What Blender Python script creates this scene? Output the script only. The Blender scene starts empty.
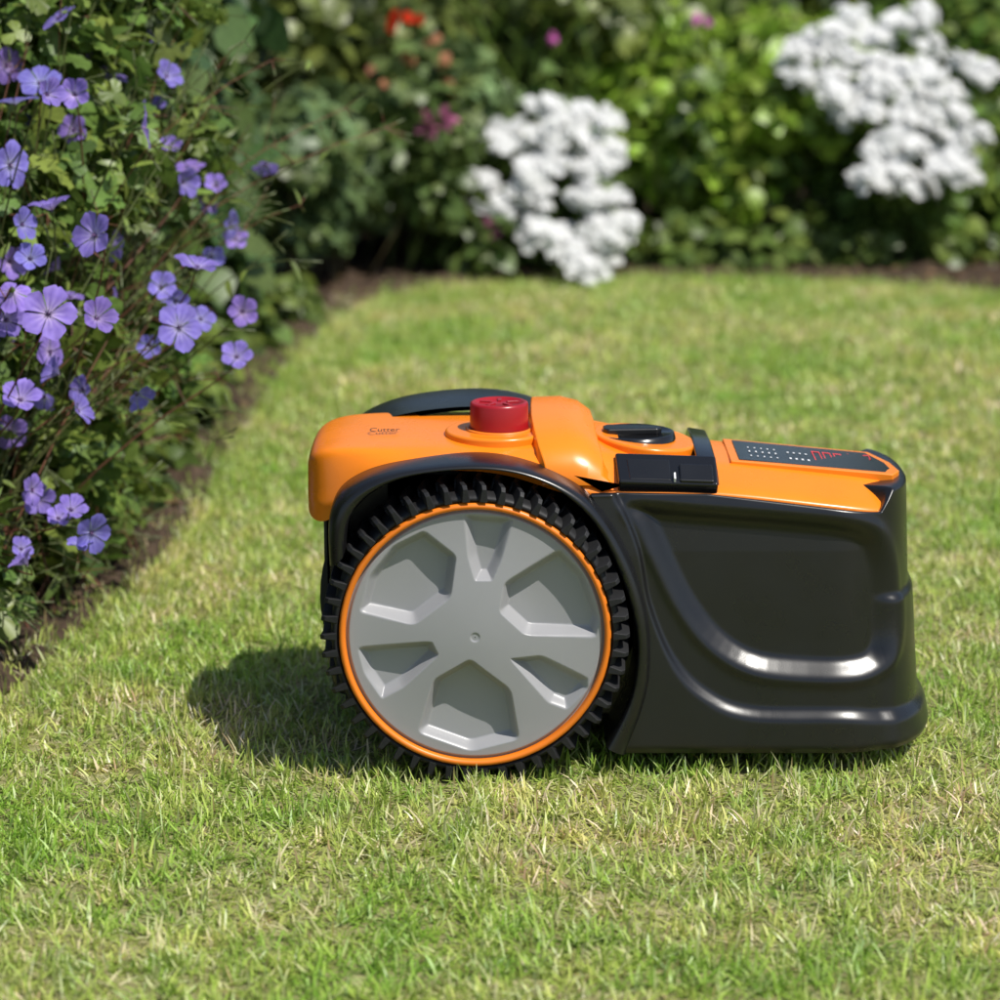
import bpy, math, random, bmesh
import numpy as np
from mathutils import Vector, noise as mnoise
rng=np.random.default_rng(7); random.seed(7)
scene=bpy.context.scene
scene.view_settings.view_transform='Standard'
scene.view_settings.look='None'
scene.view_settings.exposure=0

# ------------------------------------------------------------------ camera
H=0.8024; DC=2.38; PITCH=math.radians(12.9); SP,CP=math.sin(PITCH),math.cos(PITCH); FP=2836.
cam_d=bpy.data.cameras.new("camera"); cam=bpy.data.objects.new("camera",cam_d)
scene.collection.objects.link(cam); scene.camera=cam
cam.location=(0,-DC,H); cam.rotation_euler=(math.radians(90)-PITCH,0,0)
cam_d.sensor_width=36; cam_d.lens=36*FP/1000; cam_d.clip_end=500; cam_d.clip_start=.05
cam_d.dof.use_dof=True; cam_d.dof.focus_distance=2.46; cam_d.dof.aperture_fstop=5.6; cam_d.dof.aperture_blades=0

# blueprint (side-elevation drawing units) -> metres on the plane at depth Y
def bp(a,b,Y):
    t=(b-500)/FP
    hz=((DC+Y)*SP+t*(DC+Y)*CP)/(CP-t*SP)
    D=(DC+Y)*CP+hz*SP
    return ((a-500)*D/FP, H-hz)

# ------------------------------------------------------------------ light
world=bpy.data.worlds.new("World"); scene.world=world; world.use_nodes=True
nt=world.node_tree; bg=nt.nodes['Background']; sky=nt.nodes.new('ShaderNodeTexSky')
sky.sky_type='NISHITA'; sky.sun_disc=False
sd=Vector((.42,-.33,.85)).normalized()
el=math.asin(sd.z); sky.sun_elevation=el; sky.sun_rotation=math.atan2(sd.x,sd.y)
nt.links.new(sky.outputs[0],bg.inputs[0]); bg.inputs[1].default_value=.115
sl=bpy.data.lights.new("sun",'SUN'); sun=bpy.data.objects.new("sun",sl); scene.collection.objects.link(sun)
sl.energy=5.0; sl.angle=math.radians(.5); sl.color=(1,.96,.89)
sun.rotation_euler=(-sd).to_track_quat('-Z','Y').to_euler(); sun.location=(2,-2,5)

# ------------------------------------------------------------------ materials
def newmat(name):
    m=bpy.data.materials.new(name); m.use_nodes=True
    return m,m.node_tree,m.node_tree.nodes['Principled BSDF']
def plastic(name,col,rough=.4,bump=.0,bscale=600,spec=.5,var=.08,coat=0):
    m,t,p=newmat(name); N=t.nodes; L=t.links
    p.inputs['Specular IOR Level'].default_value=spec
    p.inputs['Coat Weight'].default_value=coat; p.inputs['Coat Roughness'].default_value=.15
    tc=N.new('ShaderNodeTexCoord'); n=N.new('ShaderNodeTexNoise'); n.inputs['Scale'].default_value=25; n.inputs['Detail'].default_value=6
    L.new(tc.outputs['Object'],n.inputs['Vector'])
    r=N.new('ShaderNodeMix'); r.data_type='RGBA'
    r.inputs[6].default_value=(*[c*(1-var) for c in col],1); r.inputs[7].default_value=(*[min(1,c*(1+var)) for c in col],1)
    L.new(n.outputs[0],r.inputs[0]); L.new(r.outputs[2],p.inputs['Base Color'])
    mr=N.new('ShaderNodeMapRange'); mr.inputs[1].default_value=.3; mr.inputs[2].default_value=.7
    mr.inputs[3].default_value=rough*.88; mr.inputs[4].default_value=rough*1.12
    L.new(n.outputs[0],mr.inputs[0]); L.new(mr.outputs[0],p.inputs['Roughness'])
    if bump:
        b=N.new('ShaderNodeBump'); b.inputs['Strength'].default_value=bump; b.inputs['Distance'].default_value=.0004
        n2=N.new('ShaderNodeTexNoise'); n2.inputs['Scale'].default_value=bscale; L.new(tc.outputs['Object'],n2.inputs['Vector'])
        L.new(n2.outputs[0],b.inputs['Height']); L.new(b.outputs[0],p.inputs['Normal'])
    return m
M_or=plastic("orange_plastic",(.86,.222,.008),.28,.07,900)
M_or2=plastic("orange_ring_plastic",(.80,.20,.012),.4)
M_bk=plastic("black_plastic",(.0085,.0085,.009),.29,.08,900,.55)
M_bk2=plastic("black_gloss_plastic",(.009,.009,.010),.2,0)
M_rub=plastic("tyre_rubber",(.012,.012,.013),.6,.4,400,.35)
M_gr=plastic("silver_grey_plastic",(.30,.30,.31),.38,.06,900,.5,.03)
M_red=plastic("red_plastic",(.33,.008,.014),.32,.05,900)
M_dark=plastic("dark_interior",(.01,.01,.01),.7)
M_wht=plastic("white_print",(.75,.75,.75),.5)
M_rdp=plastic("red_print",(.75,.05,.05),.5)

def leafmat(name,trans=.35,rough=.45,spec=.4,nscale=0):
    m,t,p=newmat(name); N=t.nodes; L=t.links
    at=N.new('ShaderNodeAttribute'); at.attribute_name='Col'
    src=at.outputs['Color']
    g=N.new('ShaderNodeNewGeometry')
    n=N.new('ShaderNodeTexNoise'); n.inputs['Scale'].default_value=nscale or 60; n.inputs['Detail'].default_value=2
    L.new(g.outputs['Position'],n.inputs['Vector'])
    mr=N.new('ShaderNodeMapRange'); mr.inputs[1].default_value=.3; mr.inputs[2].default_value=.7; mr.inputs[3].default_value=.8 if name!='white_petal' else .96; mr.inputs[4].default_value=1.2 if name!='white_petal' else 1.03
    L.new(n.outputs[0],mr.inputs[0])
    mx=N.new('ShaderNodeVectorMath'); mx.operation='SCALE'; L.new(src,mx.inputs[0]); L.new(mr.outputs[0],mx.inputs['Scale'])
    L.new(mx.outputs[0],p.inputs['Base Color'])
    p.inputs['Roughness'].default_value=rough; p.inputs['Specular IOR Level'].default_value=spec
    tr=N.new('ShaderNodeBsdfTranslucent'); L.new(mx.outputs[0],tr.inputs['Color'])
    ms=N.new('ShaderNodeMixShader'); ms.inputs[0].default_value=trans
    out=N['Material Output']; L.new(p.outputs[0],ms.inputs[1]); L.new(tr.outputs[0],ms.inputs[2]); L.new(ms.outputs[0],out.inputs['Surface'])
    return m
M_leaf=leafmat("leaf",.35,.40,.45); M_petal=leafmat("petal",.4,.6,.2)
M_wpetal=leafmat("white_petal",.42,.6,.2)

def grassmat():
    m,t,p=newmat("grass_blade"); N=t.nodes; L=t.links
    at=N.new('ShaderNodeAttribute'); at.attribute_name='Col'
    g=N.new('ShaderNodeNewGeometry')
    def patch(sc,lo,hi,det=2):
        n=N.new('ShaderNodeTexNoise'); n.inputs['Scale'].default_value=sc; n.inputs['Detail'].default_value=det
        L.new(g.outputs['Position'],n.inputs['Vector'])
        r=N.new('ShaderNodeMapRange'); r.inputs[1].default_value=lo; r.inputs[2].default_value=hi; L.new(n.outputs[0],r.inputs[0]); return r.outputs[0]
    a=patch(3.6,.35,.65); b=patch(17,.35,.67)
    m1=N.new('ShaderNodeMix'); m1.data_type='RGBA'; m1.inputs[6].default_value=(.74,.94,.55,1); m1.inputs[7].default_value=(1.24,1.12,1.28,1); L.new(a,m1.inputs[0])
    m2=N.new('ShaderNodeMix'); m2.data_type='RGBA'; m2.inputs[6].default_value=(.76,.92,.70,1); m2.inputs[7].default_value=(1.20,1.10,1.22,1); L.new(b,m2.inputs[0])
    x1=N.new('ShaderNodeVectorMath'); x1.operation='MULTIPLY'; L.new(m1.outputs[2],x1.inputs[0]); L.new(m2.outputs[2],x1.inputs[1])
    x2=N.new('ShaderNodeVectorMath'); x2.operation='MULTIPLY'; L.new(x1.outputs[0],x2.inputs[0]); L.new(at.outputs['Color'],x2.inputs[1])
    L.new(x2.outputs[0],p.inputs['Base Color']); p.inputs['Roughness'].default_value=.40; p.inputs['Specular IOR Level'].default_value=.45
    tr=N.new('ShaderNodeBsdfTranslucent'); L.new(x2.outputs[0],tr.inputs['Color'])
    ms=N.new('ShaderNodeMixShader'); ms.inputs[0].default_value=.35
    L.new(p.outputs[0],ms.inputs[1]); L.new(tr.outputs[0],ms.inputs[2]); L.new(ms.outputs[0],N['Material Output'].inputs['Surface'])
    return m
M_grass=grassmat()
def groundmat(name,c1,c2,sc,bump=.6):
    m,t,p=newmat(name); N=t.nodes; L=t.links
    g=N.new('ShaderNodeNewGeometry'); n=N.new('ShaderNodeTexNoise'); n.inputs['Scale'].default_value=sc; n.inputs['Detail'].default_value=8; n.inputs['Roughness'].default_value=.7
    L.new(g.outputs['Position'],n.inputs['Vector'])
    r=N.new('ShaderNodeValToRGB'); r.color_ramp.elements[0].position=.35; r.color_ramp.elements[0].color=(*c1,1); r.color_ramp.elements[1].position=.68; r.color_ramp.elements[1].color=(*c2,1)
    L.new(n.outputs[0],r.inputs[0]); L.new(r.outputs[0],p.inputs['Base Color']); p.inputs['Roughness'].default_value=.9; p.inputs['Specular IOR Level'].default_value=.15
    b=N.new('ShaderNodeBump'); b.inputs['Strength'].default_value=bump; b.inputs['Distance'].default_value=.01; L.new(n.outputs[0],b.inputs['Height']); L.new(b.outputs[0],p.inputs['Normal'])
    return m
M_turf=groundmat("turf_thatch",(.20,.19,.075),(.38,.36,.17),60)
M_soil=groundmat("soil",(.03,.020,.014),(.13,.088,.058),45,1.0)

# ------------------------------------------------------------------ mesh builder
class MB:
    def __init__(s): s.V=[];s.C=[];s.L=[];s.S=[];s.M=[];s.n=0
    def add(s,v,faces,col,mat=0):
        v=np.asarray(v,float).reshape(-1,3); s.V.append(v)
        c=np.asarray(col,float); c=np.broadcast_to(c,(len(v),3)) if c.ndim==1 else c; s.C.append(c)
        for f in faces:
            s.L.append(np.asarray(f)+s.n); s.S.append(np.array([len(f)])); s.M.append(np.array([mat]))
        s.n+=len(v)
    def many(s,tv,tf,R,T,col,mat=0):
        m=len(T); n=tv.shape[-2]
        if tv.ndim==2: v=np.einsum('mij,nj->mni',R,tv)
        else: v=np.einsum('mij,mnj->mni',R,tv)
        v=v+T[:,None,:]
        if col.ndim==2: col=np.repeat(col[:,None,:],n,1)
        s.V.append(v.reshape(-1,3)); s.C.append(col.reshape(-1,3))
        tf=np.asarray(tf); q=tf.shape[1]
        idx=(tf[None]+ (np.arange(m)*n)[:,None,None]+s.n).reshape(-1)
        s.L.append(idx); s.S.append(np.full(m*len(tf),q)); s.M.append(np.full(m*len(tf),mat)); s.n+=m*n
    def tube(s,pts,r0,r1,col,mat=0,sides=5):
        pts=np.asarray(pts,float); k=len(pts); tan=np.gradient(pts,axis=0); tan/=np.linalg.norm(tan,axis=1)[:,None]+1e-9
        up=np.array([.3,.2,.1]); a=np.cross(tan,up); a/=np.linalg.norm(a,axis=1)[:,None]+1e-9; b=np.cross(tan,a)
        th=np.linspace(0,2*np.pi,sides,endpoint=False); rr=np.linspace(r0,r1,k)
        v=pts[:,None]+rr[:,None,None]*(np.cos(th)[None,:,None]*a[:,None]+np.sin(th)[None,:,None]*b[:,None])
        f=[]
        for i in range(k-1):
            for j in range(sides):
                f.append((i*sides+j,i*sides+(j+1)%sides,(i+1)*sides+(j+1)%sides,(i+1)*sides+j))
        s.many(v.reshape(-1,3),np.array(f),np.eye(3)[None],np.zeros((1,3)),np.array([col],float),mat)
    def build(s,name,mats,parent=None,smooth=True,link=True):
        V=np.concatenate(s.V); L=np.concatenate(s.L); S=np.concatenate(s.S); M=np.concatenate(s.M); C=np.concatenate(s.C)
        me=bpy.data.meshes.new(name)
        me.vertices.add(len(V)); me.vertices.foreach_set('co',V.ravel())
        me.loops.add(len(L)); me.loops.foreach_set('vertex_index',L.astype(np.int32))
        me.polygons.add(len(S)); st=np.concatenate([[0],np.cumsum(S)[:-1]])
        me.polygons.foreach_set('loop_start',st.astype(np.int32))
        me.polygons.foreach_set('material_index',M.astype(np.int32))
        me.polygons.foreach_set('use_smooth',np.full(len(S),smooth))
        me.update(calc_edges=True)
        at=me.color_attributes.new('Col','FLOAT_COLOR','POINT')
        at.data.foreach_set('color',np.concatenate([C,np.ones((len(C),1))],1).ravel())
        for m in mats: me.materials.append(m)
        me.validate()
        o=bpy.data.objects.new(name,me)
        if link: scene.collection.objects.link(o)
        if parent: o.parent=parent
        return o
def nrm(a): return a/(np.linalg.norm(a,axis=-1,keepdims=True)+1e-9)
def frames(N,Dr):
    N=nrm(N); Dr=nrm(Dr-N*np.sum(N*Dr,-1,keepdims=True)); X=np.cross(Dr,N)
    return np.stack([X,Dr,N],-1)
def gridfaces(nu,nv,closed=False):
    i,j=np.meshgrid(np.arange(nu-1),np.arange(nv if closed else nv-1),indexing='ij'); j2=(j+1)%nv
    return np.stack([i*nv+j,i*nv+j2,(i+1)*nv+j2,(i+1)*nv+j],-1).reshape(-1,4)
def ovate(w=.42,bend=.3,pts=(0,.22,.5,.78,1),ws=(.06,.8,1,.62,.02)):
    v=[]
    for t,k in zip(pts,ws):
        for sx in(-1,0,1): v.append((sx*w*k,t,-bend*t*t+(.12*k*w if sx else 0)))
    return np.array(v),gridfaces(len(pts),3)
LEAF=ovate(); LANCE=ovate(.14,.35); BROAD=ovate(.5,.22)
def palmate():
    v=[(0,0,0)]; n=25
    for i in range(n):
        a=math.radians(-150+300*i/(n-1)); lob=abs(math.cos(a*180/150*.5*2.5)) 
        r=.36+.64*lob
        v.append((math.sin(a)*r,math.cos(a)*r,-.18*r*r+.06*math.cos(i*1.57*2)))
    return np.array(v)*.6,np.array([(0,i,i+1) for i in range(1,n)])
PALM=palmate()
def leafcols(n,base,var=.25,yellow=.15):
    b=np.array(base)[None]*(1+rng.normal(0,var,(n,1))).clip(.4,1.8)
    y=rng.random((n,1))**2*yellow*2
    return (b*(1-y)+np.array([[.28,.33,.06]])*y).clip(.004,.9)
def blobs_leaves(mb,blobs,n,size,tpl,base,var=.25,yellow=.15,mat=0,shell=.4,up=.5,droop=.3,jit=.5):
    blobs=np.array(blobs,float); vol=blobs[:,3]*blobs[:,5]+blobs[:,4]*blobs[:,5]; k=rng.choice(len(blobs),n,p=vol/vol.sum())
    d=nrm(rng.normal(0,1,(n,3))); d[:,2]=np.where(d[:,2]<-.3,-d[:,2],d[:,2])
    rad=1-np.abs(rng.normal(0,shell,n)).clip(0,.95)
    B=blobs[k]; lump=1+.18*np.sin(d[:,0]*7+k)*np.cos(d[:,2]*6+k*2)
    T=B[:,:3]+d*B[:,3:6]*(rad*lump)[:,None]
    N=d*.8+np.array([0,0,up])+rng.normal(0,jit,(n,3))
    D=d+np.array([0,0,-droop])+rng.normal(0,.5,(n,3))
    ok=T[:,2]>.008
    R=frames(N,D)*(size*(.6+.8*rng.random(n)))[:,None,None]
    mb.many(tpl[0],tpl[1],R[ok],T[ok],leafcols(n,base,var,yellow)[ok],mat)
def flower_tpl(cup=.25,w=.48,notch=.03,cols=(-1,-.5,0,.5,1)):
    ts=(0.06,.3,.6,.85,1.); ws=(.10,.45,.92,.95,.5); pv=[];kk=[]
    for t,k in zip(ts,ws):
        for s_ in cols:
            pv.append((s_*w*k,t-(.10*abs(s_)**2 if t>.8 else 0)-(notch if t>.99 and abs(s_)<.1 else 0),cup*math.sin(t*2.2)*.6+.05*abs(s_)+.02*math.sin(s_*5+t*4)))
            kk.append((t,s_))
    pv=np.array(pv); pf=gridfaces(5,len(cols)); V=[];F=[]
    for i in range(5):
        a=2*math.pi*i/5+.05*math.sin(i*3); c,s_=math.cos(a),math.sin(a); R=np.array([[c,-s_,0],[s_,c,0],[0,0,1]])
        q=pv.copy(); q[:,2]+=.006*i; q*= (1+.05*math.sin(i*2.3)); V.append(q@R.T); F.append(pf+len(pv)*i)
    return np.concatenate(V),np.concatenate(F),np.array(kk*5)
def obj_from(name,verts,faces,mat,parent=None,bevel=0,seg=3,sub=0,smooth=True):
    me=bpy.data.meshes.new(name); me.from_pydata([tuple(map(float,v)) for v in verts],[],[tuple(int(a) for a in f) for f in faces]); me.update()
    for p in me.polygons: p.use_smooth=smooth
    me.materials.append(mat); o=bpy.data.objects.new(name,me); scene.collection.objects.link(o)
    bm=bmesh.new(); bm.from_mesh(me); bmesh.ops.recalc_face_normals(bm,faces=bm.faces); bm.to_mesh(me); bm.free()
    if bevel:
        m=o.modifiers.new('b','BEVEL'); m.width=bevel; m.segments=seg; m.limit_method='ANGLE'; m.angle_limit=math.radians(28); m.harden_normals=True
    if sub:
        m=o.modifiers.new('s','SUBSURF'); m.levels=sub; m.render_levels=sub
    if parent: o.parent=parent
    return o
def sstep(a,b,x): t=np.clip((x-a)/(b-a),0,1); return t*t*(3-2*t)

# ------------------------------------------------------------------ MOWER
mow=bpy.data.objects.new("robotic_lawn_mower",None); scene.collection.objects.link(mow)
YC=.16
def sdf_poly(P,X,Z):
    P=np.asarray(P); d=np.full(X.shape,1e9); ins=np.zeros(X.shape,bool)
    for i in range(len(P)):
        a=P[i]; b=P[(i+1)%len(P)]; e=b-a; wx=X-a[0]; wz=Z-a[1]
        t=np.clip((wx*e[0]+wz*e[1])/(e@e+1e-18),0,1); d=np.minimum(d,np.hypot(wx-e[0]*t,wz-e[1]*t))
        c=((a[1]<=Z)&(b[1]>Z))|((b[1]<=Z)&(a[1]>Z))
        ins^=c&(X<a[0]+(Z-a[1])*e[0]/(e[1] if e[1]!=0 else 1e-9))
    return np.where(ins,-d,d)
def smoothpts(P,k=8,closed=False):
    P=np.asarray(P,float); n=len(P); out=[]
    for i in (range(n) if closed else range(n-1)):
        if closed: a,b,c,d=P[(i-1)%n],P[i],P[(i+1)%n],P[(i+2)%n]
        else: a,b,c,d=P[max(i-1,0)],P[i],P[i+1],P[min(i+2,n-1)]
        for t in np.linspace(0,1,k,endpoint=False):
            out.append(.5*((2*b)+(-a+c)*t+(2*a-5*b+4*c-d)*t*t+(-a+3*b-3*c+d)*t**3))
    if not closed: out.append(P[-1])
    return np.array(out)

WX,WZ=-.0217,.135
def mirY(v,dz=0):
    v=np.array(v,float); v[...,1]=2*YC-v[...,1]
    if dz: v[...,2]+=dz*np.clip((v[...,2]-.1)/.15,0,1)
    return v
def both(name,v,f,mat,dz=0,**k):
    obj_from(name,v,f,mat,mow,**k)
    obj_from(name+"_far",mirY(v,dz),[tuple(reversed(list(q))) for q in f],mat,mow,**k)

S_=1153.
pk=[[(463,514),(515,518),(503,560),(493,582),(474,582),(467,558)],
    [(424,530),(458,556),(452,598),(414,627),(357,614),(368,576),(392,546)],
    [(355,648),(432,640),(440,656),(404,690),(380,703),(362,676)],
    [(470,657),(512,690),(521,744),(470,757),(415,737),(432,680)],
    [(507,658),(542,655),(590,680),(590,692),(568,714),(548,706)],
    [(498,612),(503,582),(560,548),(586,575),(602,618),(598,640),(525,637)]]
pk=[np.array([((x-475)/S_,-(y-637)/S_/.972) for x,y in p]) for p in pk]
def roundpoly(p,k=.28,n=5):
    out=[]
    for i in range(len(p)):
        a,b,c=p[i-1],p[i],p[(i+1)%len(p)]; q0=b+(a-b)*k*.5; q1=b+(c-b)*k*.5
        for t in np.linspace(0,1,n): out.append((1-t)**2*q0+2*(1-t)*t*b+t*t*q1)
    return np.array(out)
nr,na=170,560
r=np.linspace(.0005,.1138,nr); a=np.linspace(0,2*np.pi,na,endpoint=False)
RR,AA=np.meshgrid(r,a,indexing='ij'); X=RR*np.cos(AA); Z=RR*np.sin(AA)
dep=np.zeros_like(X)
for i,p in enumerate(pk):
    sdv=sdf_poly(roundpoly(p),X,Z)+.0008
    w=np.clip(-sdv/.0078,0,1); w=w*w*(3-2*w)*.5+w*.5
    dep=np.maximum(dep,w*(.0145 if i%2 else .012)*(1-.30*sstep(.05,.11,RR)))
dep+= -.007*(1-sstep(0,.11,RR)) + .0008*(sstep(.0045,.003,RR))
dep+= .003*sstep(.1095,.1125,RR)
Yg=.005+dep
v=np.stack([WX+X,Yg,WZ+Z],-1).reshape(-1,3)
both("wheel_disc",v,gridfaces(nr,na,True),M_gr)
def lathe(name,prof,mat,seg=256,**k):
    prof=np.array(prof); a=np.linspace(0,2*np.pi,seg,endpoint=False)
    v=np.stack([np.stack([WX+p[0]*np.cos(a),np.full(seg,p[1]),WZ+p[0]*np.sin(a)],-1) for p in prof]).reshape(-1,3)
    both(name,v,gridfaces(len(prof),seg,True),mat,**k)
lathe("wheel_ring",[(.1125,.012),(.1132,.003),(.1142,.0008),(.1172,.0005),(.1187,.003),(.1192,.012)],M_or2)
lathe("tyre",[(.1187,.012),(.1194,.006),(.121,.003),(.1235,.004),(.1255,.008),(.1265,.02),(.1265,.05),(.124,.06),(.10,.062)],M_rub)
NL=50; lv=[];lf=[]
for i in range(NL):
    for part in (0,1):
        a0=2*math.pi*(i+.5*part)/NL
        y0,y1=((-.0005,.034),(.030,.062))[part]
        sk=(.35,-.35)[part]
        base=len(lv)
        for (yy,rb_,rt,wd) in ((y0,.1200,.1318,.0026),(y0+.004,.1235,.1350,.0029),(y1,.1235,.1350,.0029)):
            off=sk*(yy-y0)
            for rr,ww in((rb_,wd*1.35),(rt,wd*.75)):
                for s_ in(-1,1):
                    an=a0+(s_*ww+off*.5)/rr
                    lv.append((WX+rr*math.cos(an),yy,WZ+rr*math.sin(an)))
        b=base
        for q in((0,1,5,4),(4,5,9,8)): lf.append([b+x for x in q])
        for k0 in(0,4):
            lf.append([b+k0+0,b+k0+2,b+k0+6,b+k0+4]); lf.append([b+k0+1,b+k0+5,b+k0+7,b+k0+3]); lf.append([b+k0+2,b+k0+3,b+k0+7,b+k0+6])
        lf.append([b+0,b+1,b+3,b+2]); lf.append([b+8,b+10,b+11,b+9])
both("tyre_lugs",lv,lf,M_rub,bevel=.0006,seg=1)

# fender (wheel arch)
inn=[(345,556),(350,520),(372,494),(410,477),(470,470),(520,475),(560,492),(595,525),(618,570),(634,620),(637,660),(629,702),(606,748)]
out=[(330,562),(330,514),(347,484),(396,465),(478,457),(538,467),(588,493),(624,540),(646,601),(651,660),(644,702),(628,748)]
def resamp(P,n):
    P=smoothpts(P,12); d=np.concatenate([[0],np.cumsum(np.linalg.norm(np.diff(P,axis=0),axis=1))]); t=np.linspace(0,d[-1],n)
    return np.stack([np.interp(t,d,P[:,0]),np.interp(t,d,P[:,1])],-1)
I=np.array([bp(x,y,.014) for x,y in inn]); O=np.array([bp(x,y,.045) for x,y in out])
nI=140; I=resamp(I,nI); O=resamp(O,nI)
rings=[]
for (k,y) in ((0,.11),(0,.024),(.03,.016),(.15,.0125),(.45,.0125),(.75,.017),(.92,.027),(1,.042),(1,.060),(.8,.075),(.8,.11)):
    Q=I+(O-I)*k; rings.append(np.stack([Q[:,0],np.full(nI,y),Q[:,1]],-1))
both("wheel_arch",np.concatenate(rings),gridfaces(len(rings),nI),M_bk,dz=.014)
th=np.linspace(0,2*np.pi,64,endpoint=False)
v=[(WX+.005,.085,WZ+.02)]+[(WX+.005+.145*math.cos(t),.085,WZ+.014+.138*math.sin(t)) for t in th]
v=[(x,y,max(z,.035)) for x,y,z in v]
both("wheel_well",v,[(0,i+1,(i+1)%64+1) for i in range(64)],M_dark)

def loft(name,rings,mat,cap=True,**k):
    n=len(rings[0]); v=[p for r_ in rings for p in r_]; f=[tuple(q) for q in gridfaces(len(rings),n,True)]
    if cap: f.append(tuple(range(n))); f.append(tuple((len(rings)-1)*n+i for i in reversed(range(n))))
    return obj_from(name,v,f,mat,mow,**k)
def rrect(y0,y1,z0,z1): return [(y0,z0),(y0,z1),(y1,z1),(y1,z0)]
rings=[]
for x,y0,z0,z1 in ((-.158,.088,.10,.245),(-.150,.08,.06,.262),(-.10,.085,.04,.268),(.05,.085,.035,.265),(.12,.085,.035,.25),(.2,.085,.03,.22)):
    rings.append([(x,yy,zz) for yy,zz in rrect(y0,2*YC-y0,z0,z1)])
loft("chassis",rings,M_bk,bevel=.012)

# front black body
yl=[748,700,660,610,550,500,488]; xl=[616,640,645,642,624,593,585]
LZ=[bp(x,y,.03) for x,y in zip(xl,yl)]; lz=np.array([p[1] for p in LZ]); lx=np.array([p[0] for p in LZ])
rec=np.array([bp(x,y,.04) for x,y in [(632,505),(700,509),(790,516),(850,523),(880,537),(893,566),(897,606),(896,642),(886,664),(860,674),(790,673),(745,665),(708,641),(680,605),(660,566),(642,527)]])
rec=smoothpts(rec,4,True)
led=smoothpts(np.array([bp(x,y,.03) for x,y in [(600,470),(636,540),(650,606),(674,662),(706,694),(750,711),(840,713)]]+[(.34,.052),(.40,.050)]),8)
ns,nv=400,210
u=np.linspace(0,1,ns); vv=np.linspace(0,1,nv); U,Vv=np.meshgrid(u,vv,indexing='ij')
def topz(x): return np.interp(x,[.06,.09,.13,.197,.338,.351,.36,.40],[.246,.2515,.2530,.2515,.2325,.249,.249,.246])
ucut=.62; XS=.285; rx0=.088
phi=np.clip((U-ucut)/(1-ucut),0,1)*np.pi/2
ex=2/2.5
def pos(Zz,off):
    ys=np.interp(Zz,[.02,.06,.12,.20,.25],[.024,.027,.032,.038,.044])
    rx=rx0+np.interp(Zz,[.02,.05,.16,.25],[.014,.008,.0,-.004])
    xl_=np.interp(Zz,lz,lx)
    xs=np.where(U<ucut,xl_+(XS-xl_)*(U/ucut),XS+(rx+off)*np.sin(phi)**ex)
    ysd=np.where(U<ucut,ys-off,YC-(YC-ys+off)*np.cos(phi)**ex)
    return xs,ysd
xa,_=pos(np.full_like(U,.2),0)
ZT=topz(xa); Zg=.022+(ZT-.022)*Vv
xa,_=pos(Zg,0)
sdv=sdf_poly(rec,xa,Zg)
off=-.0100*sstep(.001,-.016,sdv)
off+=.0018*np.exp(-((sdv-.004)/.0045)**2)
zl=np.interp(xa,led[:,0],led[:,1]); off+=.0065*sstep(.006,-.006,Zg-zl)
off+=.004*sstep(.158,.152,Zg)*sstep(.335,.35,xa)
off-=.004*sstep(.028,.022,Zg)
for _ in range(8):
    off[1:-1,1:-1]=(off[1:-1,1:-1]*2+off[:-2,1:-1]+off[2:,1:-1]+off[1:-1,:-2]+off[1:-1,2:])/6
xs,ysd=pos(Zg,off)
G=np.stack([xs,ysd,Zg],-1)
extra=[]
front=sstep(.341,.351,xa)
for o_,dz,dzs in ((-.001,.0015,.0008),(-.0025,.0022,.0006),(-.006,.0024,-.002),(-.010,.0022,-.012),(-.03,.000,-.03),(-.06,-.003,-.04)):
    x1,y1=pos(ZT,o_); extra.append(np.stack([x1,y1,ZT+dz*front+dzs*(1-front)],-1)[:,-1:,:])
extra=[np.minimum(e,np.array([9,YC,9])) for e in extra]
x1,y1=pos(np.full_like(U,.022),-.012); low=np.stack([x1,y1,np.full_like(U,.0245)],-1)[:,:1,:]
G=np.concatenate([low,G]+extra,1)
both("front_body",G.reshape(-1,3),gridfaces(G.shape[0],G.shape[1]),M_bk)
loft("underside",[[(x,yy,zz) for yy,zz in rrect(.055,2*YC-.055,.03,.19)] for x in(.12,.32)]+[[(.355,yy,zz) for yy,zz in rrect(.09,2*YC-.09,.03,.19)]],M_dark)

# orange top shell
st=[(-.1735,.112,.245,.118,.262,.266),(-.172,.10,.238,.108,.270,.274),(-.166,.082,.234,.094,.279,.282),(-.150,.068,.236,.082,.285,.287),
 (-.125,.060,.258,.077,.286,.289),(-.10,.055,.272,.075,.286,.2905),(-.06,.052,.280,.074,.286,.2915),(0,.050,.279,.073,.286,.292),(.04,.049,.264,.074,.284,.291),(.07,.0485,.251,.079,.282,.289),(.10,.0485,.2485,.088,.279,.284),(.14,.0485,.2505,.10,.272,.2745),
 (.197,.0490,.2495,.108,.266,.268),(.27,.0515,.2400,.112,.259,.261),(.31,.0550,.2345,.1135,.2550,.257),(.335,.0610,.2300,.115,.252,.254),(.3475,.070,.229,.118,.2505,.2525),(.350,.075,.229,.120,.248,.250)]
rings=[]
for X_,yb,zb,yf,zf,zc in st:
    h=[(yb+.004,zb-(.008 if -.13<X_<.05 else .004 if X_>.05 else .016)),(yb,zb),(yb+.003,zb+min(.006,(zf-zb)*.5))]
    h+=[(yb+(yf-yb)*.72,zb+(zf-zb)*.80),(yf,zf),(yf+.012,zf+(zc-zf)*.5)]
    full=h+[(YC,zc)]+[(2*YC-a_,b_) for a_,b_ in reversed(h)]
    rings.append([(X_,a_,b_) for a_,b_ in full])
n=len(rings[0]); v=[p for r_ in rings for p in r_]; f=[tuple(q) for q in gridfaces(len(rings),n)]
f.append(tuple(range(n))); f.append(tuple((len(rings)-1)*n+i for i in reversed(range(n))))
obj_from("top_shell",v,f,M_or,mow,sub=3)

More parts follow.
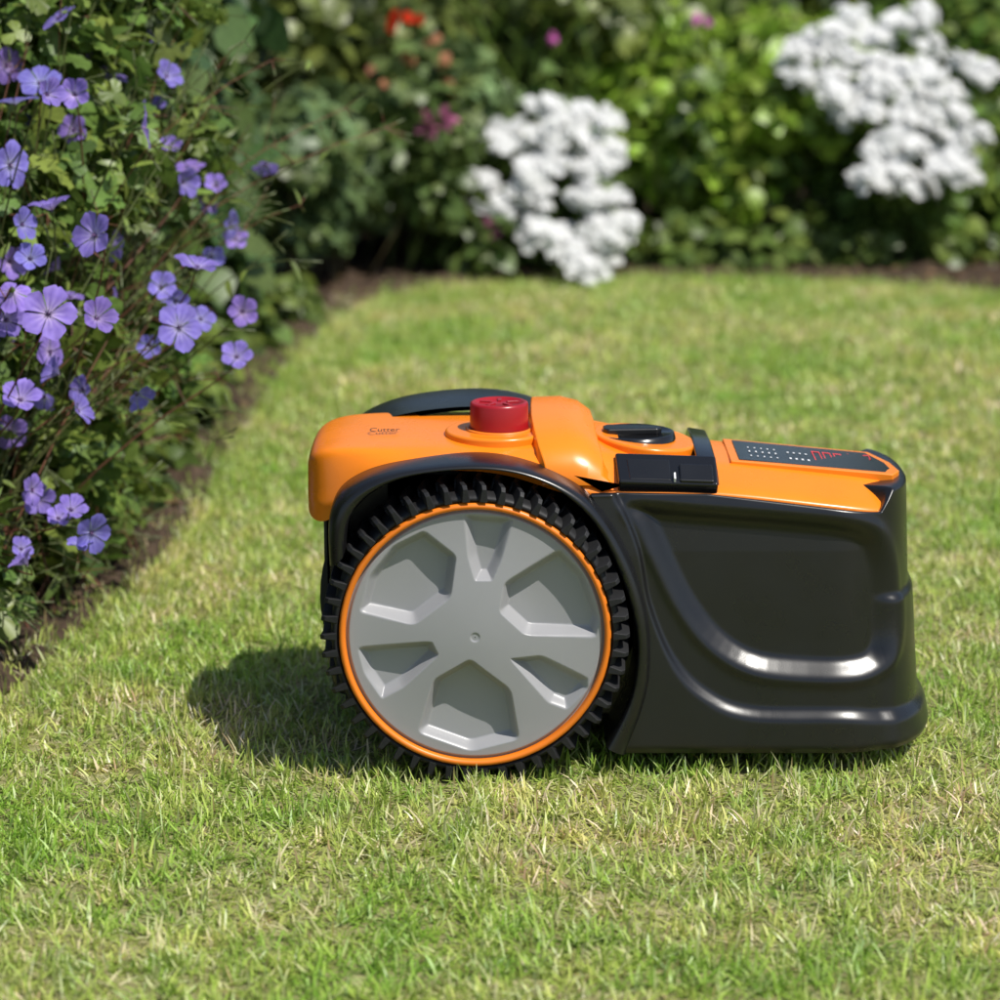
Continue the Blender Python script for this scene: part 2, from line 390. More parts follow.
def prism(name,poly,z0,ztop,mat,bevel=.002,seg=3):
    n=len(poly); zt=[(ztop(x,y) if callable(ztop) else ztop) for x,y in poly]
    v=[(x,y,z0) for x,y in poly]+[(x,y,z) for (x,y),z in zip(poly,zt)]
    f=[tuple(range(n)),tuple(range(2*n-1,n-1,-1))]+[(i,(i+1)%n,n+(i+1)%n,n+i) for i in range(n)]
    return obj_from(name,v,f,mat,mow,bevel=bevel,seg=seg)
def circ(cx,cy,r,n=72,ry=None): return [(cx+r*math.cos(t),cy+(ry or r)*math.sin(t)) for t in np.linspace(0,2*np.pi,n,endpoint=False)]
rings=[]
for (Y,x0,x1,zt) in [(.0495,.042,.080,.268),(.055,.039,.080,.280),(.068,.034,.080,.2920),(.10,.030,.078,.3005),(.14,.028,.076,.3055),(.18,.028,.075,.3075),(.22,.029,.074,.3065),(.25,.031,.074,.301),(.268,.036,.076,.288)]:
    rings.append([(x0-.006,Y,.258),(x0,Y,zt-.001),(x0+.030*(x1-x0)/.05,Y,zt),(x1-.002,Y,zt-.004),(x1+.010,Y,zt-.013),(x1+.020,Y,.258)])
loft("cross_ridge",rings,M_or,bevel=.0028)
bx,by=bp(497,430,.125)[0],.125
prism("button_base",circ(bx,by,.047),.27,.2945,M_or,.003)
def lathez(name,cx,cy,prof,mat,seg=96):
    a=np.linspace(0,2*np.pi,seg,endpoint=False)
    v=np.concatenate([np.stack([cx+p[0]*np.cos(a),cy+p[0]*np.sin(a),np.full(seg,p[1])],-1) for p in prof])
    return obj_from(name,v,gridfaces(len(prof),seg,True),mat,mow)
lathez("button_collar",bx+.002,by,[(.0305,.293),(.0305,.2955),(.0295,.2962),(.0275,.2962),(.0270,.292)],M_or2)
lathez("stop_button",bx+.002,by,[(.0262,.288),(.0264,.300),(.0262,.3172),(.0256,.3190),(.0240,.3197),(.0215,.3197),(.0208,.3183),(.0,.3180)],M_red)
for k in range(5):
    t=2*math.pi*k/5+.3; c,s_=math.cos(t),math.sin(t); q=[]
    for lx_,ly_ in((.007,-.0016),(.018,-.0022),(.018,.0022),(.007,.0016)): q.append((bx+.002+lx_*c-ly_*s_,by+lx_*s_+ly_*c))
    prism("stop_button_rib",q,.3170,.3196,M_red,.0005,2)
dx=bp(640,438,.15)[0]
prism("dial_collar",circ(dx+.004,.15,.047,72,.055),.26,lambda x,y:.2835-.12*(x-dx),M_or,.003)
lathez("dial_recess",dx-.006,.15,[(.0385,.2812),(.037,.2868),(.0355,.2872),(.034,.286),(.0,.286)],M_bk2)
prism("dial_grip",[(dx-.034,.144),(dx-.030,.138),(dx+.016,.142),(dx+.020,.15),(dx+.016,.158),(dx-.030,.162),(dx-.034,.156)],.285,.2915,M_bk,.002)
x0,x1=bp(692,440,.15)[0],bp(719,440,.10)[0]
lr=[]
for Y,zt in((.062,.262),(.075,.2715),(.10,.2770),(.16,.2795),(.222,.2765),(.240,.269)):
    lr.append([(x0,Y,.25),(x0,Y,zt),(x1-.003,Y,zt-.003),(x1,Y,.25)])
loft("latch_bar",lr,M_bk2,bevel=.002)
xa_,xb_=bp(616,470,.055)[0],bp(718,470,.055)[0]
def slab(name,pts4,thick,mat,bevel):
    P=np.array(pts4,float); n_=np.cross(P[1]-P[0],P[3]-P[0]); n_/=np.linalg.norm(n_)
    if n_[2]<0: n_=-n_
    v=np.concatenate([P-n_*.012,P+n_*thick]); f=[(0,1,2,3),(7,6,5,4)]+[(i,(i+1)%4,4+(i+1)%4,4+i) for i in range(4)]
    return obj_from(name,v,f,mat,mow,bevel=bevel)
slab("latch_housing",[(xa_+.002,.0475,.2615),(xb_,.0475,.2585),(xb_,.085,.2765),(xa_,.085,.2795)],.0025,M_bk2,.0025)
slab("latch_recess",[(xa_+.012,.0495,.264),(xa_+.048,.0495,.263),(xa_+.048,.075,.276),(xa_+.010,.075,.277)],.0012,M_bk,.001)
slab("latch_button",[(xa_+.056,.0475,.2625),(xb_-.004,.0475,.2615),(xb_-.004,.068,.2725),(xa_+.056,.068,.2735)],.0022,M_bk,.0015)
slab("latch_tab",[(xa_+.0505,.0475,.263),(xa_+.0522,.0475,.2629),(xa_+.0522,.055,.267),(xa_+.0505,.055,.267)],.0036,M_wht,.0004)
def deckz(x): return np.interp(x,[.197,.27,.333],[.2680,.2608,.2540])
X0=bp(736,455,.15)[0]; X1=bp(868,458,.15)[0]
pp=[(X0,.118),(X1+.012,.118),(X1+.018,.135),(X1+.016,.16),(X1+.004,.203),(X0,.203)]
prism("control_panel_rim",[(X0-.008,.112),(X1+.018,.112),(X1+.026,.13),(X1+.022,.165),(X1+.008,.21),(X0-.008,.21)],.24,lambda x,y:deckz(x)+.0012,M_or,.0012)
prism("control_panel",pp,.24,lambda x,y:deckz(x)+.0020,M_bk2,.0006,2)
mb=MB()
def mark(x,y,w,h,m):
    z0=deckz(x)+.0026; z1=deckz(x+w)+.0026
    mb.add([(x,y,z0),(x+w,y,z1),(x+w,y+h,z1),(x,y+h,z0)],[(0,1,2,3)],(1,1,1),m)
for i in range(5):
    for j in range(3):
        mark(X0+.012+i*.006,.135+j*.018,.0014,.006 if j==1 else .004,0)
for i in range(4):
    mark(X0+.048+i*.0055,.138,.0020,.006,0); mark(X0+.048+i*.0055,.165,.0018,.004,0)
def box7(x,y,w,h,m,t=.0009):
    mark(x,y,w,t*4,m);mark(x,y+h,w,t*4,m);mark(x,y,t,h,m);mark(x+w-t,y,t,h,m)
for i in range(3): box7(X0+.072+i*.010,.126,.0075,.055,1)
for i in range(2):
    box7(X0+.106+i*.012,.128,.008,.022,1); box7(X0+.106+i*.012,.168,.008,.018,1)
    mark(X0+.109+i*.012,.138,.0022,.006,0)
mb.build("panel_markings",[M_wht,M_rdp],mow)
lathez("panel_key",X1+.004,.15,[(.006,.2515),(.006,.2535),(.004,.2540),(.0,.2540)],M_bk,32)
tc=bpy.data.curves.new("lettering",'FONT'); tc.body="Cutter"; tc.size=.010; tc.extrude=.00005; tc.align_x='CENTER'
to=bpy.data.objects.new("lettering",tc); scene.collection.objects.link(to); to.parent=mow
to.location=(bp(384,430,.12)[0],.125,.2921); to.rotation_euler=(math.radians(2),math.radians(-.5),0); tc.materials.append(M_dark); to.scale=(1,2.0,1)

# ------------------------------------------------------------------ GROUND
edge=[(-1.0,-2.6),(-.75,-1.5),(-.60,-.6),(-.53,0),(-.490,.289),(-.459,.469),(-.4175,.719),(-.385,1.124),(-.375,1.569),(-.3486,2.046),(-.298,2.537),(-.186,2.848),(0,2.986),(.29,3.05),(.685,2.976),(.932,2.86),(1.4,2.5),(1.9,1.9),(2.4,1.0),(3.0,0),(3.6,-2.6)]
E=smoothpts(edge,14)
def inlawn(x,y,marg=0): return sdf_poly(E,np.asarray(x,float),np.asarray(y,float))<marg
g=80
obj_from("lawn",[(-g,-g,0),(g,-g,0),(g,g,0),(-g,g,0)],[(0,1,2,3)],M_turf)
tan=nrm(np.gradient(E,axis=0)); nout=np.stack([-tan[:,1],tan[:,0]],-1)
offs=np.concatenate([np.linspace(-.01,.5,50),[.7,1,1.5,2.5,4,7]])
d=np.concatenate([[0],np.cumsum(np.linalg.norm(np.diff(E,axis=0),axis=1))]); tt=np.linspace(0,d[-1],700)
E2=np.stack([np.interp(tt,d,E[:,0]),np.interp(tt,d,E[:,1])],-1); n2=nrm(np.stack([np.interp(tt,d,nout[:,0]),np.interp(tt,d,nout[:,1])],-1))
V=[]
for e,nn in zip(E2,n2):
    wob=.012*mnoise.noise(Vector((e[0]*9,e[1]*9,7)))
    for o_ in offs:
        x,y=e+nn*(o_+wob); z=.004
        if o_>=0 and o_<.8:
            z+= .014*mnoise.noise(Vector((x*40,y*40,0)))+.014*mnoise.noise(Vector((x*14,y*14,3)))+.010*mnoise.noise(Vector((x*90,y*90,1)))+.006
            z=max(z,.003)
        V.append((x,y,z))
obj_from("flower_bed_soil",V,gridfaces(len(E2),len(offs)),M_soil)

# ------------------------------------------------------------------ GRASS
lg=bpy.data.objects.new("lawn_grass",None); scene.collection.objects.link(lg)
def patch(name,nb,seed,lmin,lmax,PS,wmul=1.):
    r_=np.random.default_rng(seed); mb=MB(); m=nb
    base=np.stack([r_.uniform(-PS*.54,PS*.54,m),r_.uniform(-PS*.54,PS*.54,m),np.full(m,-.001)],-1)
    nc=int(2700*PS*PS)+6
    cl=r_.uniform(-PS*.54,PS*.54,(nc,2)); k=r_.integers(0,nc,m); mk=r_.random(m)<.5
    base[mk,:2]=cl[k[mk]]+r_.normal(0,.006,(mk.sum(),2))
    L=r_.uniform(lmin,lmax,m)*(1+.45*(r_.random(m)<.06)); W=r_.uniform(.0006,.0013,m)*wmul
    caz=r_.uniform(0,6.28,nc)
    lean=r_.gamma(2.2,.42,m).clip(0,1.5); az=np.where(mk,caz[k]+r_.normal(0,1.0,m),r_.uniform(0,2*np.pi,m)); curl=r_.normal(.65,.7,m)
    ts=np.array([0,.35,.7,1]); wk=np.array([1,.95,.7,.08])
    ang=lean[:,None]*.8+ (curl)[:,None]*ts[None]*.9
    x=np.zeros((m,4)); z=np.zeros((m,4))
    for i in range(1,4):
        dl=(ts[i]-ts[i-1])*L; x[:,i]=x[:,i-1]+np.sin(ang[:,i])*dl; z[:,i]=z[:,i-1]+np.cos(ang[:,i])*dl
    z=np.maximum(z,.001)
    tw=r_.normal(0,.6,m)
    ca,sa=np.cos(az),np.sin(az); ws=np.stack([-np.sin(az+tw),np.cos(az+tw),np.zeros(m)],-1)
    ctr=np.stack([base[:,0,None]+x*ca[:,None],base[:,1,None]+x*sa[:,None],z],-1)
    side=ws[:,None,:]*(W[:,None]*wk[None])[:,:,None]
    v=np.stack([ctr-side,ctr+side],2).reshape(m,8,3)
    g1=np.array([.29,.405,.065]); g2=np.array([.57,.595,.185]); st_=np.array([.82,.73,.46]); br=np.array([.42,.31,.17])
    t=r_.random((m,1)); c=g1*(1-t)+g2*t
    s1=r_.random(m); c[s1<.27]=st_*r_.uniform(.7,1.1,((s1<.27).sum(),1)); c[s1<.04]=br
    c*=r_.uniform(.72,1.22,(m,1))
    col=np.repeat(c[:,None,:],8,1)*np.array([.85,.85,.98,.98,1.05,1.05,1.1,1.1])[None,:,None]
    f=np.array([(0,1,3,2),(2,3,5,4),(4,5,7,6)])
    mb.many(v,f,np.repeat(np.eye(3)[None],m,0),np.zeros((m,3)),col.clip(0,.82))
    return mb.build(name,[M_grass],None,True,False).data
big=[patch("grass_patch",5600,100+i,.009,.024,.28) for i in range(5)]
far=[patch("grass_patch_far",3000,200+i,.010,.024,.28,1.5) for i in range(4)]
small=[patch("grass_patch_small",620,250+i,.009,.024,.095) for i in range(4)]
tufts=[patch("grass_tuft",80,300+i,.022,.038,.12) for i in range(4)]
def put(me,x,y,sx=1,sz=1):
    o=bpy.data.objects.new(me.name,me); scene.collection.objects.link(o); o.parent=lg
    o.location=(x,y,0); o.rotation_euler=(0,0,random.randrange(4)*math.pi/2+random.uniform(-.12,.12)); o.scale=(sx,sx,sz)
step=.28
for yy in np.arange(-1.4,3.3,step):
    for xx in np.arange(-1.0,2.9,step):
        if yy<-.95 and (xx<-.7 or xx>1.2): continue
        sd_=sdf_poly(E,np.array(xx,float),np.array(yy,float))
        if sd_>.22: continue
        nz=mnoise.noise(Vector((xx*3.5,yy*3.5,5)))
        if sd_<-.19: put(random.choice(far if yy>1.4 else big),xx,yy,1,.92+.3*nz)
        else:
            for i in(-1,0,1):
                for j in(-1,0,1):
                    x=xx+i*step/3;y=yy+j*step/3
                    if inlawn(x,y,.018): put(random.choice(small),x+random.uniform(-.01,.01),y+random.uniform(-.01,.01),1,.95+.3*nz)
for _ in range(300):
    x=random.uniform(-.6,1.6); y=random.uniform(-.9,2.9)
    if not inlawn(x,y,-.03) or (-.2<x<.42 and -.06<y<.36): continue
    if mnoise.noise(Vector((x*4,y*4,9)))<-.05: continue
    put(random.choice(tufts),x,y,random.uniform(.35,.8),random.uniform(.6,.95))
for e,nn in list(zip(E2,n2))[::5]:
    if e[1]<-.5 or e[0]>1.5: continue
    put(random.choice(tufts),e[0]-nn[0]*.02,e[1]-nn[1]*.02,.6,random.uniform(.6,1.0))

# ------------------------------------------------------------------ GERANIUM
FT=flower_tpl(.34,.43,.06,(-1,-.66,-.33,0,.33,.66,1))
def geranium(name,flowers,blobs,bases,nleaf,extra_stems,ends=()):
    mb=MB()
    blobs_leaves(mb,blobs,nleaf,.038,PALM,(.10,.175,.036),.3,.4,0,.45,.5,.2,.6)
    blobs_leaves(mb,blobs,int(nleaf*1.4),.027,LANCE,(.13,.21,.045),.3,.4,0,.55,.4,.1,.8)
    P=np.array([[*bp(a_,b_,y_)] for a_,b_,y_,s_ in flowers]); m=len(flowers)
    T=np.stack([P[:,0],[q[2] for q in flowers],P[:,1]],-1); S=np.array([q[3] for q in flowers])*.96
    Nn=np.array([.2,-.6,.5])+rng.normal(0,.6,(m,3)); R=frames(Nn,rng.normal(0,1,(m,3)))*S[:,None,None]
    tv=np.repeat(FT[0][None],m,0).copy(); opn=rng.uniform(.55,1.05,m)
    tv[:,:,2]=tv[:,:,2]*rng.uniform(.7,1.2,(m,1))+ (1-opn)[:,None]*np.hypot(tv[:,:,0],tv[:,:,1])*.9
    tv[:,:,:2]*=opn[:,None,None]**.5
    kt,ks=FT[2][:,0],FT[2][:,1]
    base=np.array([.27,.22,.67]); pale=np.array([.68,.64,.86]); dk=np.array([.12,.08,.44])
    k=sstep(.42,.08,kt)[:,None]; vein=(np.abs(np.round(ks*3))%2==1)[:,None]*sstep(1.05,.5,kt)[:,None]*.5
    tc_=base*(1-k)+pale*k; tc_=tc_*(1-vein)+dk*vein
    tint=rng.uniform(0,1,(m,1,1)); col=tc_[None]*(np.array([.97,1.08,1.1])*(1-tint)+np.array([1.25,1.0,1.0])*tint)*rng.uniform(.85,1.25,(m,1,1))
    mb.many(tv,FT[1],R,T,col.clip(0,.9),1)
    def bud(e,dd,c,k=1):
        e2=e+dd
        mb.tube([e,e2],.0006,.0006,c,0,4)
        u_=nrm(dd); mb.tube([e2,e2+u_*.003*k,e2+u_*.006*k,e2+u_*.010*k],.0012*k,.0009,(.16,.19,.08),0,6)
    for i in range(m):
        nn=R[i,:,2]
        mb.tube([T[i],T[i]+nn*.26],.0008,.0003,(.45,.25,.5),1,5)
        for q in range(6):
            a_=R[i,:,0]*math.cos(q*1.05)*.11+R[i,:,1]*math.sin(q*1.05)*.11
            mb.tube([T[i],T[i]+nn*.2+a_],.0003,.0006,(.16,.10,.26),1,4)
        b=bases[rng.integers(len(bases))]; b=np.array([b[0]+rng.normal(0,.03),b[1]+rng.normal(0,.03),0])
        un=nrm(nn); e=T[i]-un*.004; mid=(b+e)/2+np.array([0,0,.08])+rng.normal(0,.015,3); pr=e-un*.03+np.array([0,.01,-.012])
        t=np.linspace(0,1,10)[:,None]; cv=(1-t)**3*b+3*(1-t)**2*t*mid+3*(1-t)*t*t*pr+t**3*e
        cst=(.14,.15,.05) if rng.random()<.6 else (.22,.09,.06)
        mb.tube(cv,.0015,.0007,cst,0,5)
        mb.tube([e-un*.001,e+un*.004],.0010,.0035,(.14,.2,.06),0,6)
        for q in range(rng.integers(0,3)): bud(cv[7],nrm(np.array([0,0,.5])+rng.normal(0,.6,3))*rng.uniform(.012,.025),cst)
    todo=[None]*extra_stems+[np.array([bp(a_,b_,y_)[0],y_,bp(a_,b_,y_)[1]]) for a_,b_,y_ in ends]
    for e in todo:
        bl=blobs[rng.integers(len(blobs))]; dd=nrm(rng.normal(0,1,3)+np.array([.3,-.4,.8])); special=e is not None
        if not special:
            e=np.array(bl[:3])+dd*np.array(bl[3:6])*rng.uniform(.9,1.4); e[2]=max(e[2],.05)
        b=bases[rng.integers(len(bases))]; b=np.array([b[0]+rng.normal(0,.05),b[1]+rng.normal(0,.05),0]); mid=(b+e)/2+np.array([0,0,.06])+rng.normal(0,.02,3)
        if special: mid=mid+np.array([-.05,0,.10])
        t=np.linspace(0,1,13)[:,None]; cv=(1-t)**2*b+2*(1-t)*t*mid+t*t*e
        c=(.15,.18,.06) if rng.random()<.6 else (.25,.11,.07)
        mb.tube(cv,.0016 if special else .0013,.0006,c,0,5)
        for q in range(rng.integers(2,5)): bud(e,nrm(dd+rng.normal(0,.7,3))*rng.uniform(.012,.03),c,rng.uniform(.7,1.2))
        if special:
            for jj in (6,8,10):
                br_=nrm(np.array([rng.normal(.3,.5),rng.normal(0,.4),.5]))*rng.uniform(.03,.06); mb.tube([cv[jj],cv[jj]+br_],.0008,.0005,c,0,4)
                for q in range(3): bud(cv[jj]+br_,nrm(br_+rng.normal(0,.03,3))*rng.uniform(.01,.02),c,.9)
        for q in range(4):
            p_=cv[rng.integers(5,13)]; d3=rng.normal(0,1,3)
            R=frames(rng.normal(0,.4,(1,3))+np.array([[0,-.2,1.]]),d3[None])*rng.uniform(.012,.028); mb.many(LANCE[0],LANCE[1],R,p_[None],leafcols(1,(.16,.22,.05)),0)
    return mb.build(name,[M_leaf,M_petal])
fl=[(15,105,.5,.026),(40,85,.55,.025),(75,95,.5,.024),(110,80,.7,.022),(140,128,.5,.025),(165,78,.7,.022),(60,20,.6,.022),(8,165,.45,.027),(52,212,.42,.026),(97,236,.35,.028),
 (22,182,.6,.024),(12,290,.32,.027),(48,315,.28,.030),(95,320,.32,.026),(178,328,.40,.027),(196,270,.45,.027),(242,312,.6,.021),(237,358,.55,.022),(180,182,.7,.024),(266,162,.9,.020),
 (228,225,.8,.019),(135,392,.42,.022),(60,375,.4,.024),(20,402,.35,.026),(75,412,.38,.024),(48,352,.45,.022),(90,532,.30,.024),(70,512,.34,.022),(38,500,.4,.023),(28,566,.3,.021),
 (215,188,.8,.019),(160,288,.6,.022),(110,246,.6,.021),(8,262,.5,.025),(150,40,.8,.019),(190,172,.75,.021),(85,165,.7,.022),(5,65,.6,.023),(60,270,.55,.022),(2,350,.5,.023),(30,130,.7,.019),
 (45,95,.4,.022),(100,60,.75,.019),(130,180,.8,.019),(155,110,.8,.019),(205,205,.85,.018),(235,240,.85,.018),(175,300,.55,.02),(210,255,.7,.019),(20,225,.4,.021),(70,240,.6,.02),(30,260,.4,.021),(5,320,.35,.022),(70,300,.5,.018),(110,300,.6,.018),(45,395,.45,.019),(10,430,.45,.021),(85,390,.45,.019),(30,490,.35,.019),(58,520,.36,.018),(20,550,.35,.016),(80,548,.3,.017),(150,345,.55,.018),(15,200,.6,.02),(75,130,.6,.019),(20,20,.7,.021),(120,20,.8,.019),(170,150,.75,.018),(200,320,.6,.018)]
gb=[(-.60,.34,.10,.12,.10,.10),(-.58,.52,.24,.13,.12,.14),(-.50,.58,.30,.10,.10,.13),(-.60,.60,.42,.16,.13,.14),(-.46,.66,.44,.11,.11,.11),(-.52,.72,.58,.15,.14,.13),
    (-.38,.84,.44,.08,.09,.10),(-.50,.66,.14,.10,.12,.12),(-.43,.86,.20,.07,.09,.12),(-.72,.6,.3,.16,.2,.25),(-.75,.5,.6,.16,.2,.2),(-.44,.8,.62,.12,.1,.12),
    (-.53,.42,.05,.05,.08,.06),(-.49,.62,.06,.05,.08,.07),(-.46,.80,.06,.045,.08,.07)]
bases=[(-.62,.45),(-.58,.6),(-.54,.7),(-.52,.8),(-.66,.7)]
geranium("purple_geranium_plant",fl,gb,bases,3200,380,[(385,128,1.0),(330,150,.9),(300,205,.85),(345,108,1.0),(272,60,.8),(250,95,.8),(310,60,.95),(290,260,.8),(265,215,.75),(245,40,.7),(230,410,.6),(215,440,.55)])

# ------------------------------------------------------------------ other shrubs
def shrub(name,blobs,n,size,tpl,base,var=.3,yellow=.15,stems=25,**k):
    mb=MB(); blobs_leaves(mb,blobs,n,size,tpl,base,var,yellow,0,**k)
    B=np.array(blobs)
    for i in range(stems):
        b=B[rng.integers(len(B))]; e=b[:3]+rng.normal(0,.5,3)*b[3:6]; e[2]=max(e[2],.1); s0=np.array([b[0]*.6+e[0]*.4,b[1]*.6+e[1]*.4,0])
        t=np.linspace(0,1,7)[:,None]; mid=(s0+e)/2+rng.normal(0,.03,3); cv=(1-t)**2*s0+2*(1-t)*t*mid+t*t*e
        mb.tube(cv,.004,.0015,(.10,.08,.04),0,5)
    return mb.build(name,[M_leaf])
def rb(x0,x1,y0,y1,z0,z1,n,r0,r1):
    out=[]
    for i in range(n):
        r_=rng.uniform(r0,r1); out.append((rng.uniform(x0,x1),rng.uniform(y0,y1),rng.uniform(z0,z1),r_,r_,r_*rng.uniform(.8,1.2)))
    return out
shrub("leafy_perennial",rb(-.85,-.55,1.1,1.8,.05,.55,22,.09,.16),3600,.055,LEAF,(.09,.15,.03),yellow=.25)
shrub("broad_leaf_shrub",rb(-.74,-.46,1.5,2.1,.35,.75,12,.08,.14)+rb(-.62,-.5,1.9,2.4,.1,.5,10,.08,.13),2200,.070,BROAD,(.07,.135,.045))
shrub("low_edging_plant",[(-.46,1.05,.02,.04,.08,.05),(-.455,1.3,.02,.045,.1,.06),(-.45,1.6,.03,.05,.1,.07),(-.44,1.9,.03,.05,.1,.07),(-.41,2.2,.03,.05,.1,.07),(-.36,2.5,.03,.05,.08,.06)],800,.032,LEAF,(.10,.16,.035),yellow=.35,stems=0)
shrub("grey_green_perennial",rb(-.50,-.24,2.75,3.0,.06,.28,14,.06,.11)+rb(-.36,-.02,3.1,3.4,.08,.34,12,.07,.12),4200,.045,PALM,(.12,.19,.075),yellow=.2)
shrub("mixed_border_plant",rb(-.5,.3,3.4,4.0,.15,.55,26,.10,.16),4800,.045,LEAF,(.13,.17,.05),yellow=.45)
shrub("bright_green_shrub",rb(.26,.72,3.28,3.6,.12,.30,22,.09,.14)+rb(.25,.78,3.5,3.8,.28,.42,10,.08,.12),8500,.040,LEAF,(.25,.40,.04),.35,.4)
shrub("dark_green_shrub",rb(.74,1.35,3.38,3.75,.06,.24,30,.09,.13)+rb(.9,1.6,3.6,4.1,.2,.5,14,.1,.16),7200,.045,LEAF,(.12,.21,.035),yellow=.3,stems=8)
shrub("low_edging_plant",rb(-.15,1.35,3.12,3.22,.0,.03,38,.05,.07),2600,.034,LEAF,(.09,.145,.03),yellow=.25,stems=0)
shrub("dark_green_shrub",rb(1.5,2.6,2.4,3.3,.1,.6,26,.14,.24),4500,.07,LEAF,(.09,.16,.04))
shrub("leafy_perennial",rb(-1.6,-.75,-.2,1.0,.1,.6,24,.14,.22),4500,.07,LEAF,(.09,.16,.04))
shrub("hedge",rb(-2.6,3.4,4.3,5.0,.1,1.2,76,.25,.42),14000,.085,LEAF,(.08,.135,.025),yellow=.35,stems=50)
shrub("hedge",rb(-2.8,-1.3,.6,4.4,.1,1.2,44,.25,.40),7500,.10,LEAF,(.06,.10,.03),stems=40)
mb=MB()
for i in range(170):
    x=rng.uniform(-.15,.5); y=rng.uniform(3.4,3.9); h=rng.uniform(.4,.75); dx_=rng.normal(0,.12)
    t=np.linspace(0,1,8)[:,None]; cv=np.array([x,y,0])+t*np.array([0,0,h])+t**2*np.array([dx_,rng.normal(-.05,.1),-.1])
    mb.tube(cv,.006,.001,np.array([.24,.36,.06])*rng.uniform(.7,1.3),0,4)
mb.build("ornamental_grass",[M_leaf])

WT=flower_tpl(.05)
def phlox(name,heads,hr,leafb,nfl=30,base=(.87,.87,.86)):
    mb=MB(); T=[];Nn=[]
    for h in heads:
        c=np.array(h[:3]); r_=hr*rng.uniform(.65,1.3); k=int(nfl*rng.uniform(.6,1.2))
        tilt=nrm(np.array([.25+rng.normal(0,.3),-.65+rng.normal(0,.2),.75]))
        d_=nrm(rng.normal(0,1,(k,3))+tilt*.8); q=d_*r_*rng.uniform(.4,1.5,(k,1))*np.array([1.15,1.15,.8])
        T.append(c+q); Nn.append(d_*.4+tilt*1.1)
    T=np.concatenate(T);Nn=np.concatenate(Nn); Nn=Nn+rng.normal(0,.3,Nn.shape); m=len(T)
    R=frames(Nn,rng.normal(0,1,(m,3)))*(.0150*rng.uniform(.75,1.2,m))[:,None,None]
    rr=np.hypot(WT[0][:,0],WT[0][:,1]); tc_=np.array(base)*(1-.06*sstep(.3,.05,rr))[:,None]
    col=tc_[None]*rng.uniform(.96,1.01,(m,1,1)); mb.many(WT[0],WT[1],R,T,col.clip(0,.88),1)
    for h in heads:
        b=np.array([h[0]*.8+.2*heads[0][0]+rng.normal(0,.02),h[1]+.12,0]); e=np.array(h[:3]); t=np.linspace(0,1,8)[:,None]; mid=(b+e)/2+np.array([0,.04,.06])
        cv=(1-t)**2*b+2*(1-t)*t*mid+t*t*e; mb.tube(cv,.003,.0018,(.12,.18,.05),0,5)
        for q in range(26):
            tq=rng.random()*.97; p_=(1-tq)**2*b+2*(1-tq)*tq*mid+tq*tq*e; dd=rng.normal(0,1,3); dd[2]=abs(dd[2])*.4
            R=frames(np.array([[0,0,1.]])+rng.normal(0,.4,(1,3)),dd[None])*rng.uniform(.035,.06)
            mb.many(LANCE[0],LANCE[1],R,p_[None],leafcols(1,(.13,.22,.05)),0)
    blobs_leaves(mb,leafb,1500,.055,LANCE,(.12,.2,.045))
    return mb.build(name,[M_leaf,M_wpetal])
def heads_from(L,y0,y1):
    # upper heads stand a little further back than the lower ones so the sun reaches each of them
    o=[]; b0=min(q[1] for q in L); b1=max(q[1] for q in L)
    for a_,b_ in L:
        y=y1+(y0-y1)*(b_-b0)/(b1-b0)+rng.uniform(-.02,.02); x,z=bp(a_+rng.normal(0,4),b_+rng.normal(0,4),y); o.append((x,y,max(z,.025)))
    return o
h1=[(545,105),(580,108),(598,120),(515,135),(548,132),(578,140),(605,148),(495,150),(525,160),(556,165),(590,172),(612,175),(488,185),(515,190),(545,195),(575,200),(605,205),(500,212),(530,222),(560,230),(590,232),(622,222),(480,205),(570,255),(590,268),(545,240),(610,240),(582,275),(540,180),(570,180),(560,120),(530,205),(590,190)]
phlox("white_phlox_plant",heads_from(h1,2.96,3.16),.024,[(.10,3.30,.14,.12,.1,.13)])
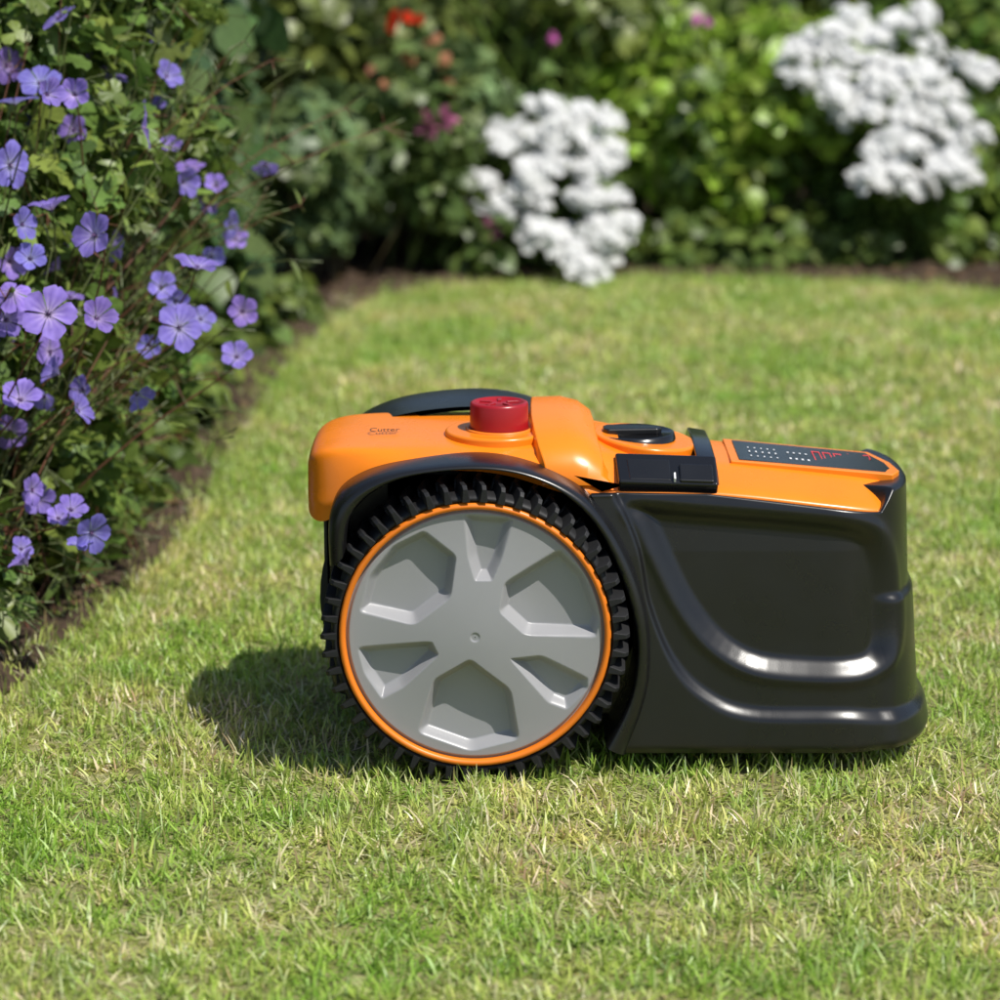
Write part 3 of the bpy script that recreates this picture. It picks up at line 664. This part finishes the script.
h2=[(805,40),(835,30),(870,35),(900,32),(930,45),(975,80),(960,70),(815,60),(845,58),(880,62),(912,70),(945,95),(800,85),(860,90),(890,95),(920,102),(955,120),(830,105),(870,120),(905,128),(940,135),(968,140),(885,150),(915,158),(945,165),(875,178),(905,185),(930,178),(790,55),(955,175),(895,170),(825,80),(930,80),(870,75),(850,115),(900,110),(935,115),(890,140),(960,155),(850,15),(915,15)]
phlox("white_phlox_plant",heads_from(h2,3.08,3.30),.026,[(.82,3.45,.12,.15,.1,.12)])
def blooms(name,L,y,size,col,n=10):
    mb=MB()
    for a_,b_ in L:
        yy=y+rng.uniform(-.1,.1); x,z=bp(a_,b_,yy)
        m=n; T=np.array([x,yy,z])+rng.normal(0,size*.7,(m,3)); R=frames(np.array([[0,-.6,.5]])+rng.normal(0,.5,(m,3)),rng.normal(0,1,(m,3)))*size
        mb.many(WT[0],WT[1],R,T,np.array([col])*rng.uniform(.8,1.2,(m,1)),1)
        t=np.linspace(0,1,7)[:,None]; b=np.array([x+rng.normal(0,.04),yy+.05,0]); e=np.array([x,yy,z]); mb.tube(b+(e-b)*t+np.array([.02,0,0])*np.sin(t*3),.0025,.0015,(.1,.14,.04),0,5)
        blobs_leaves(mb,[(x,yy,z*.5,.05,.05,z*.5+.02)],40,.04,LEAF,(.10,.16,.045))
    mb.build(name,[M_leaf,M_petal])
blooms("red_flower_plant",[(392,24),(408,16)],3.0,.011,(.80,.045,.012),5)
blooms("pink_flower_plant",[(440,150),(462,178),(430,130),(488,228),(448,120),(466,205),(425,110)],3.05,.012,(.42,.12,.24),6)
blooms("pink_flower_plant",[(555,40),(700,20)],3.3,.010,(.60,.14,.45),4)
blooms("orange_flower_plant",[(410,60),(430,40),(450,85),(380,75),(440,60),(400,95)],3.1,.012,(.50,.22,.12),5)
mb=MB(); n=500
k=rng.integers(60,len(E2)-200,n); o_=rng.uniform(.0,.25,n); T=np.concatenate([E2[k]+n2[k]*o_[:,None],np.full((n,1),.018)],1)
R=frames(np.array([[0,0,1.]])+rng.normal(0,.35,(n,3)),rng.normal(0,1,(n,3)))*rng.uniform(.008,.022,n)[:,None,None]
mb.many(LEAF[0],LEAF[1],R,T,np.array([[.24,.15,.08]])*rng.uniform(.5,1.4,(n,1)),0)
mb.build("fallen_leaves",[M_leaf])
